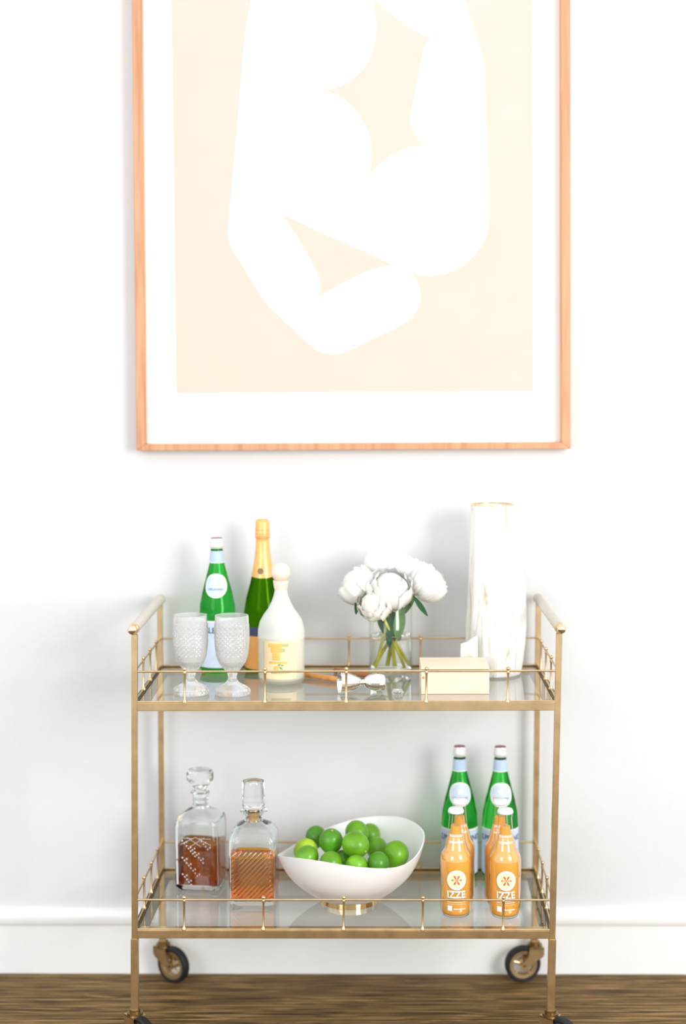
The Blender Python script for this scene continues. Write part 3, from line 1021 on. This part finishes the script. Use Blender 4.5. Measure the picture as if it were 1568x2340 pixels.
peony((0.0830, 3.4450, 0.9530), 0.0400, (VX - .004, VY + .028, zb), (.45, .4, .9), 'white peony at the back between the top and right blooms')

# ------------------------------------------------------------------ tall streaked stone vase, quartz chunk
t = thing('tall_vase', 'tall tapering white stone vase with grey streaks and thin gold rim', 'vase', (0.2710, 3.417, ZT))
tp = [(0.0470, 0.0), (0.0560, 0.004), (0.0585, 0.010), (0.0612, 0.0300), (0.0655, 0.0700), (0.0668, 0.1080), (0.0650, 0.1500), (0.0625, 0.1900), (0.0575, 0.2400), (0.0531, 0.2840), (0.0495, 0.3300), (0.0469, 0.3735)]
full = [(0, 0)] + tp + [(0.0435, 0.3735), (0.044, 0.30), (0.050, 0.20), (0.050, 0.02), (0, 0.018)]
random.seed(3)
chip = [[1 + random.uniform(-.022, .022) for _ in range(40)] for _ in range(30)]
cxf = lambda z: 0.0035 - 0.0105 * max(0, (z - 0.17) / 0.2) if z > 0.17 else -0.001 + 0.0045 * z / 0.17
obj('stone_body', lathe(NB(), full, 40, lambda a, z, i: chip[i][int(a / (2 * PI) * 40 + .5) % 40] if 1 < i < len(tp) else 1.0, cx=cxf), 'stone', t, smooth=12)
obj('gold_rim', lathe(NB(), [(0.0432, 0.3728), (0.0474, 0.3728), (0.0474, 0.3752), (0.0432, 0.3752)], 40, closed=True, cx=lambda z: cxf(0.3735)), 'gold_rim', t, smooth=40, label='thin gold rim')

random.seed(11)
bm = NB()
hexa(bm, [(-.024, -.017, 0), (.022, -.016, 0), (.024, .015, 0), (-.022, .016, 0), (-.016, -.011, .080), (.020, -.009, .100), (.017, .010, .090), (-.011, .010, .072)])
bmesh.ops.subdivide_edges(bm, edges=bm.edges[:], cuts=2, use_grid_fill=True)
for v in bm.verts:
    if v.co.z > 0:
        v.co += Vector((random.uniform(-.002, .002), random.uniform(-.002, .002), random.uniform(-.002, .002)))
bmesh.ops.bevel(bm, geom=bm.edges[:], offset=0.0008, segments=1, affect='EDGES')
q = obj('quartz_chunk', bm, 'quartz')
q.location = (0.2080, 3.349, ZT)
tag(q, 'milky white quartz chunk between the pale wooden box and tall vase', 'stone')

# ------------------------------------------------------------------ pale wooden box
t = thing('wooden_box', 'pale maple box with dark line under its lid, front right of upper shelf', 'box', (0.1724, 3.262, ZT))
obj('body', box(NB(), (-0.0700, -0.0600, 0.0), (0.0700, 0.0600, 0.0478), 0.001), 'box_wood', t)
obj('gap_line', box(NB(), (-0.0692, -0.0594, 0.0478), (0.0692, 0.0594, 0.0512)), 'box_gap', t, label='dark strip painted in for the shade under the lid')
obj('lid', box(NB(), (-0.0700, -0.0600, 0.0512), (0.0700, 0.0600, 0.0550), 0.0008), 'box_wood', t)
bm = NB()
lathe(bm, [(0, 0), (0.0030, 0.0), (0, 0.0003)], 16)
bmesh.ops.rotate(bm, cent=(0, 0, 0), matrix=Matrix.Rotation(PI / 2, 3, 'X'), verts=bm.verts)
bmesh.ops.translate(bm, vec=(-0.0655, -0.0601, 0.0345), verts=bm.verts)
obj('wood_knot', bm, 'knot', t, label='small red-brown knot')

# ------------------------------------------------------------------ jigger, muddlers, little glass
t = thing('jigger', 'polished silver double jigger lying on its side by the front rail', 'jigger', (-0.0660, 3.205, ZT + 0.0240), rot=(0, math.radians(92.0), math.radians(14)))
jp = [(0.0040, 0.0500), (0.0095, 0.0440), (0.0165, 0.0320), (0.0205, 0.0180), (0.0222, 0.0040), (0.0236, 0.0)]
obj('large_cup', fix(lathe(NB(), [(0, 0.0450), (0.008, 0.0410), (0.015, 0.0300), (0.0192, 0.0175), (0.0212, 0.0040), (0.0230, 0.0002)] + jp[::-1] + [(0, 0.0502)], 48)), 'silver', t, smooth=50)
sp = [(0.0040, 0.0500), (0.0105, 0.0550), (0.0160, 0.0640), (0.0186, 0.0750), (0.0188, 0.0880), (0.0176, 0.0935)]
obj('small_cup', fix(lathe(NB(), [(0, 0.0502)] + sp + [(0.0168, 0.0935), (0.0178, 0.0870), (0.0170, 0.0740), (0.0100, 0.0600), (0, 0.0570)], 48)), 'silver', t, smooth=50)
obj('waist_band', fix(lathe(NB(), [(0.0035, 0.0470), (0.0062, 0.0485), (0.0066, 0.0500), (0.0062, 0.0515), (0.0035, 0.0530)], 32, closed=True)), 'silver', t, smooth=50)


def muddler(a, b, r0, r1, mat, label):
    a, b = Vector(a), Vector(b)
    t = thing('muddler', label, 'bar tool', a)
    obj('shaft', tube(NB(), [a, a.lerp(b, .04), a.lerp(b, .5), a.lerp(b, .95), b], [r0 * .6, r0, (r0 + r1) / 2, r1, r1 * .75], 24), mat, t, a, smooth=50)
    return t


muddler((-0.1750, 3.4060, ZT + .0062), (-0.0560, 3.3120, ZT + .0066), 0.0062, 0.0066, 'muddler', 'orange-brown wooden muddler lying behind the silver jigger')
muddler((-0.0830, 3.4300, ZT + .0060), (0.0090, 3.3640, ZT + .0058), 0.0060, 0.0058, 'muddler_dark', 'dark brown wooden stick lying between the jigger and flower vase')
g = NB()
lathe(g, [(0, 0.0), (0.011, 0.0), (0.0125, 0.004), (0.0095, 0.0095), (0, 0.0105)], 28)
g = obj('glass_piece', g, 'crystal', smooth=50)  # small lens-shaped piece of clear glass
g.location = (0.0540, 3.2050, ZT)
tag(g, 'small clear glass pebble lying at the jigger\'s right end', 'ornament')

# ------------------------------------------------------------------ whiskey decanters
def decanter_a():
    t = thing('decanter', 'square cut-glass decanter of dark whiskey with cut stopper, nearest left rear post', 'decanter', (-0.3795, 3.411, ZL), 'whiskey decanters', (0, 0, math.radians(-7)))
    h = 0.0500
    out = [(0, 0, 8), (h * .90, 0, 8), (h * .97, .003, 8), (h, .008, 9), (h, .143, 9), (h * .985, .150, 8), (h * .95, .1555, 7), (h * .86, .1610, 6), (h * .70, .1660, 4), (.0270, .1705, 2.4), (.0200, .1755, 2), (.0180, .182, 2), (.0175, .200, 2), (.0205, .205, 2), (.0210, .209, 2)]
    inn = [(.0125, .209, 2), (.0115, .200, 2), (.0115, .180, 2), (.021, .168, 2.6), (h * .68, .161, 4), (h * .88, .152, 6), (h * .93, .140, 8), (h * .93, .013, 8), (h * .83, .0095, 8), (0, .009, 8)]
    obj('glass_body', loft(NB(), out + inn), 'decanter', t, smooth=30)
    k = h * .93 - .0006
    obj('whiskey', loft(NB(), [(0, .0098, 8), (h * .82, .0102, 8), (k, .0138, 8), (k, .1005, 8), (0, .1005, 8)]), 'whiskey_dark', t, smooth=30, label='dark amber whiskey')
    s = NB()
    lathe(s, [(0, .186), (.0098, .186), (.0106, .2085), (.0165, .2115), (.0175, .2150), (.0150, .2200), (.0210, .2290), (.0275, .2360), (.0285, .2420), (.0280, .2520), (.0240, .2600), (0, .2620)], 28, lambda a, z, i: 1 + (.05 * math.cos(14 * a + (PI if i % 2 else 0)) if z > .222 else 0))
    obj('stopper', s, 'crystal', t, smooth=20, label='cut crystal stopper')
    c = NB()
    yf = -h - .0002
    # rows of small lozenge cuts running diagonally down the front face
    for x0, z0, n in ((-.030, .112, 7), (-.012, .098, 7), (-.030, .074, 8), (-.030, .037, 5), (.013, .112, 4)):
        for i in range(n):
            for dx, dz in (((0, 0), (.0048, .0034)) if i % 2 else ((0, 0),)):
                x, z = x0 + i * .0047 + dx, z0 - i * .0056 + dz
                if abs(x) > .034:
                    continue
                s1, s2 = .0018, .0025
                v = [c.verts.new(p) for p in ((x - s1, yf, z), (x, yf, z - s2), (x + s1, yf, z), (x, yf, z + s2))]
                tip = c.verts.new((x, yf - .0013, z))
                for i2 in range(4):
                    c.faces.new((v[i2], v[(i2 + 1) % 4], tip))
    for a, b in (((-.034, .118), (-.004, .118)), ((.006, .118), (.034, .118)), ((-.034, .104), (0, .121)), ((0, .121), (.034, .104)), ((-.02, .121), (.012, .1)), ((.02, .121), (-.012, .1))):
        tube(c, [(a[0], yf, a[1]), (b[0], yf, b[1])], .0006, 6)
    cut = obj('cut_facets', fix(c), 'facet', t, label='rows of small sparkling lozenge cuts')
    cut['kind'] = 'stuff'
    return t


M['facet'] = plain('cut_glass_facet', (0.78, 0.74, 0.74), 0.2, 0.3, var=0.08, scale=300)
decanter_a()


def decanter_b():
    t = thing('decanter', 'square ribbed decanter of amber whiskey with plain stopper, beside the white bowl', 'decanter', (-0.2540, 3.312, ZL), 'whiskey decanters', (0, 0, math.radians(-2)))
    h = 0.0505
    out = [(0, 0, 8), (h * .93, 0, 8), (h * .985, .003, 8), (h, .008, 9), (h, .134, 9), (h * .985, .142, 8), (h * .94, .150, 7), (h * .87, .1565, 6), (h * .73, .1635, 5), (.0285, .1690, 3), (.0195, .1735, 2), (.0180, .178, 2), (.0180, .186, 2), (.0240, .190, 2), (.0290, .1945, 2), (.0292, .197, 2)]
    inn = [(.0185, .198, 2), (.0125, .190, 2), (.0125, .1775, 2), (.021, .1685, 3), (h * .70, .158, 5), (h * .87, .149, 6), (h * .93, .134, 9), (h * .93, .013, 9), (h * .84, .0095, 8), (0, .009, 8)]
    zz = [.010 + .00125 * i for i in range(1, 92)]
    out = out[:4] + [(h, z, 9) for z in zz] + out[4:]

    def ribs(x, y, z, hw):
        if y > -hw * .93 or hw < h * .999 or abs(x) > .0435 or not .011 < z < .122:
            return 0.0
        e = min(1, (.0435 - abs(x)) / .003, (z - .011) / .003, (.122 - z) / .003)
        return -.0027 * e * abs(math.sin(PI * (z - x) / .0105))
    obj('glass_body', loft(NB(), out + inn, 160, lambda x, y, z, hw: ribs(x, y, z, hw)), 'decanter', t, smooth=40, label='clear square body with diagonal moulded ribs in front')
    k = h * .93 - .0006
    obj('whiskey', loft(NB(), [(0, .0098, 8), (h * .83, .0102, 8), (k, .0138, 9), (k, .1035, 9), (0, .1035, 8)]), 'whiskey_light', t, smooth=30, label='bright amber whiskey')
    s = NB()
    lathe(s, [(0, .1985), (.0130, .1985), (.0215, .2020), (.0240, .2060), (.0242, .2540), (.0225, .2600), (0, .2620)], 36)
    obj('stopper', s, 'crystal', t, smooth=30, label='plain cylindrical glass stopper')
    obj('neck_refraction', lathe(NB(), [(0, .1745), (.0118, .1745), (.0121, .1975), (0, .1975)], 28), 'neck_refraction', t, smooth=40, label='added amber plug imitating whiskey refraction in the neck')
    return t


M['neck_refraction'] = plain('amber_refraction', (0.75, 0.42, 0.16), 0.5, var=0.25, scale=60)  # colour of the added plug that imitates whiskey refracted in the neck
decanter_b()

# ------------------------------------------------------------------ sculpted bowl
BP = [(0.045, 0.0085), (0.0600, 0.0100), (0.0788, 0.0175), (0.0995, 0.0319), (0.1258, 0.056), (0.1427, 0.08), (0.1539, 0.1041), (0.1614, 0.1348), (0.1652, 0.1664)]
RIM = [0.143, 0.144, 0.146, 0.148, 0.150, 0.149, 0.145, 0.142, 0.137, 0.130, 0.123, 0.115, 0.107, 0.102, 0.097, 0.094, 0.094, 0.096, 0.101, 0.108, 0.114, 0.121, 0.127, 0.1315, 0.134, 0.134, 0.131, 0.127, 0.122, 0.118, 0.113, 0.110, 0.110, 0.114, 0.121, 0.132]
# ease the rim a little so that it runs in one sweep
RIM = [(RIM[i - 1] + 2 * RIM[i] + RIM[(i + 1) % 36]) / 4 for i in range(36)]
t = thing('fruit_bowl', 'white sculpted bowl with sweeping rim on a brass foot, full of limes', 'bowl', (-0.0490, 3.302, ZL))


def bp_at(zz):
    """smooth interpolation along the bowl wall"""
    zs = [p[1] for p in BP]
    i = 0
    while i < len(zs) - 2 and zz > zs[i + 1]:
        i += 1
    u = max(0, min(1, (zz - zs[i]) / (zs[i + 1] - zs[i])))
    P = lambda j: BP[max(0, min(len(BP) - 1, j))][0]
    a, b, c, d = P(i - 1), P(i), P(i + 1), P(i + 2)
    return 0.5 * ((2 * b) + (c - a) * u + (2 * a - 5 * b + 4 * c - d) * u * u + (3 * b - a - 3 * c + d) * u ** 3)


bm = NB()
SEG, NV, TH = 72, 16, 0.0048
outer, inner = [], []
for k in range(SEG):
    a = 2 * PI * k / SEG
    f = k / 2
    zr = RIM[int(f) % 36] * (1 - f % 1) + RIM[(int(f) + 1) % 36] * (f % 1)
    co_, ci_ = [], []
    for j in range(NV + 1):
        z = 0.0085 + (zr - 0.0085) * (j / NV) ** 1.25
        r = bp_at(z)
        co_.append(bm.verts.new((r * math.cos(a), r * math.sin(a), z)))
    for j in range(NV + 1):
        z = 0.0085 + (zr - 0.0085) * (j / NV) ** 1.25
        r = bp_at(z) - TH * (1 - .35 * j / NV)
        ci_.append(bm.verts.new((r * math.cos(a), r * math.sin(a), z + TH * (1 - j / NV))))
    outer.append(co_)
    inner.append(ci_)
for k in range(SEG):
    k2 = (k + 1) % SEG
    for j in range(NV):
        bm.faces.new((outer[k][j], outer[k2][j], outer[k2][j + 1], outer[k][j + 1]))
        bm.faces.new((inner[k][j], inner[k][j + 1], inner[k2][j + 1], inner[k2][j]))
    bm.faces.new((outer[k][NV], outer[k2][NV], inner[k2][NV], inner[k][NV]))
bm.faces.new([outer[k][0] for k in range(SEG)][::-1])
bm.faces.new([inner[k][0] for k in range(SEG)])
obj('bowl_shell', fix(bm), 'bowl', t, smooth=70)
ring = lathe(NB(), [(0.0545, 0.0), (0.0610, 0.0), (0.0610, 0.0160), (0.0545, 0.0160)], 64, closed=True)
obj('foot_ring', fix(ring), 'brass_bright', t, smooth=40, label='polished brass foot ring')

LIMES = [(-0.1224, 3.3660, 0.1210, 0.0239, 'lime_dark', 'dark lime at the back left of the pile'),
         (-0.0882, 3.3100, 0.1285, 0.0265, 'lime_dark', 'dark green lime second row, just left of the topmost limes'),
         (-0.1429, 3.3200, 0.1052, 0.0264, 'lime_pale', 'yellowish lime at the far left of the bowl'),
         (-0.1385, 3.2680, 0.1065, 0.0251, 'lime', 'lime resting on the left front rim under the yellowish one'),
         (-0.0871, 3.2400, 0.1020, 0.0249, 'lime', 'half hidden lime at the front rim, left of centre'),
         (-0.0326, 3.3550, 0.1335, 0.0262, 'lime', 'highest lime of the pile'),
         (-0.0350, 3.2700, 0.1330, 0.0290, 'lime', 'big glossy lime in the middle front with its stem end showing'),
         (-0.0035, 3.4050, 0.1157, 0.0231, 'lime', 'lime at the very back peeping beside the highest one'),
         (0.0101, 3.3500, 0.1009, 0.0247, 'lime', 'lime behind the gap between the centre and right limes'),
         (-0.0322, 3.2300, 0.1000, 0.0236, 'lime', 'small lime at the front rim below the big one'),
         (0.0130, 3.2400, 0.1030, 0.0239, 'lime_dark', 'dark lime at the front rim right of centre, stem end facing out'),
         (0.0505, 3.2900, 0.1049, 0.0290, 'lime', 'large lime at the right end of the pile'),
         (-0.0605, 3.2960, 0.0900, 0.0240, 'lime_dark', 'shaded lime deep in the middle, almost covered')]


def lime(x, y, z, r, mat, label, i):
    t = thing('lime', label, 'lime', (x, y, ZL - .0004 + z), 'limes in the white bowl')
    bm = NB()
    lathe(bm, [(0, -1.13), (.10, -1.11), (.20, -1.05), (.36, -.97), (.62, -.80), (.84, -.52), (.95, -.2), (.97, .05), (.92, .35), (.78, .64), (.56, .86), (.34, .98), (.16, 1.03), (.09, 1.03), (0, 1.01)], 24)
    for v in bm.verts:
        v.co *= r
    sc = lathe(NB(), [(0, 1.00), (.11, 1.03), (.10, 1.055), (0, 1.06)], 10)
    for v in sc.verts:
        v.co *= r
    b = obj('peel', bm, mat, t, smooth=70)
    obj('stem_scar', sc, 'scar', b, smooth=70)
    dirs = {6: (1.0, -.85, -.45), 10: (-.1, -1, -.25), 11: (.3, .5, 1), 1: (.1, -.3, 1), 5: (-.4, .4, .8)}
    d = Vector(dirs.get(i, (math.sin(i * 2.3), .8, math.cos(i * 1.7)))).normalized()
    t.rotation_euler = d.to_track_quat('Z', 'Y').to_euler()


for i, L in enumerate(LIMES):
    lime(*L, i)

# ------------------------------------------------------------------ orange soda bottles
IZ = [(0.0245, 0.0), (0.0292, 0.0030), (0.0322, 0.0110), (0.0328, 0.0220), (0.0325, 0.0466), (0.0329, 0.0841), (0.0336, 0.1028), (0.0336, 0.1180), (0.0326, 0.1262), (0.0302, 0.1335), (0.0264, 0.1393), (0.0237, 0.1440), (0.0222, 0.1520), (0.0188, 0.1635), (0.0170, 0.1728), (0.0140, 0.2110), (0.0152, 0.2125), (0.0152, 0.2180)]


def soda(loc, label):
    t = thing('soda_bottle', label, 'bottle', loc, 'orange soda bottles')
    obj('glass_body', lathe(NB(), capped(IZ), 48), 'clear_shell', t, smooth=45)
    jl = [(0.0228, 0.0035), (0.0272, 0.0060)] + [(r - 0.0016, z) for r, z in IZ if 0.0105 < z < 0.168] + [(0.0156, 0.1720), (0.0118, 0.1742), (0.0104, 0.1905)]
    obj('juice', lathe(NB(), capped(jl), 48), 'juice', t, smooth=45, label='cloudy orange juice')
    cap = [(0.0150, 0.2172), (0.0164, 0.2182), (0.0166, 0.2205), (0.0160, 0.2240), (0.0142, 0.2270), (0.0105, 0.2282)]
    obj('crown_cap', lathe(NB(), capped(cap), 42, lambda a, z, i: 1 + (0.02 * math.cos(21 * a) if z < 0.221 else 0)), 'cap_white', t, smooth=50, label='white crown cap')
    zc = 0.0835
    e = obj('emblem', wrap_disc(NB(), IZ, 0, zc, 0.0208, 0.0212, 0.0005), 'white_ink', t, smooth=60, label='white disc with a red six-petal flower')
    obj('emblem_center', wrap_disc(NB(), IZ, 0, zc, 0.0166, 0.0170, 0.0008), 'cream_ink', e, smooth=60)
    for k in range(6):
        a = PI / 3 * k
        ca, sa = math.cos(a), math.sin(a)
        pts = [(0, 0), (.0035, .0009), (.0080, .0018), (.0106, .0013), (.0112, 0), (.0106, -.0013), (.0080, -.0018), (.0035, -.0009)]
        obj('petal_mark', wrap_poly(NB(), IZ, [(u * ca - v * sa, zc + u * sa + v * ca) for u, v in pts], 0.0011), 'red_ink', e)
    obj('lettering', wrap_text(IZ, 'IZZE', 0.0205, -0.0005, 0.0520, 0.0006, bold=0.0007, shear=-0.06, sx=0.92, space=1.05), 'white_ink', t, label='bold white brand lettering')
    bars = NB()
    random.seed(5)
    for z, h, s0, s1 in ((0.0410, .0022, -.0185, .0190), (0.0368, .0014, -.0205, .0185), (0.0222, .0022, -.0060, .0190), (0.1718, .0020, -.0145, .0145), (0.1608, .0020, -.0160, .0160)):
        s = s0
        while s < s1:
            ln = random.uniform(.0012, .0030)
            wrap_rect(bars, IZ, s, min(s + ln, s1), z - h / 2, z + h / 2, 0.0006, 2, 1)
            s += ln + .0006
    for z in (0.1742, 0.1585):
        wrap_rect(bars, IZ, -.0155, .0155, z - .0005, z + .0005, 0.0006, 16, 1)
    wrap_rect(bars, IZ, -.0205, .0190, .0322, .0327, 0.0006, 20, 1)
    obj('small_print', bars, 'white_ink', t, kind='stuff', label='lines of tiny white print')
    sq = wrap_rect(NB(), IZ, -.0195, -.0095, .0180, .0290, 0.0006, 6, 2)
    obj('print_box', sq, 'white_ink', t)
    return t


sb = soda((0.1748, 3.2156, ZL), 'front left orange soda bottle, nearer the lime bowl')
copy_tree(sb, (0.2770, 3.2105, ZL), 'front right orange soda bottle, nearer the right post')
copy_tree(sb, (0.1865, 3.2870, ZL), 'rear orange soda bottle standing behind the front left one')
copy_tree(sb, (0.2720, 3.2830, ZL), 'rear orange soda bottle standing behind the front right one')
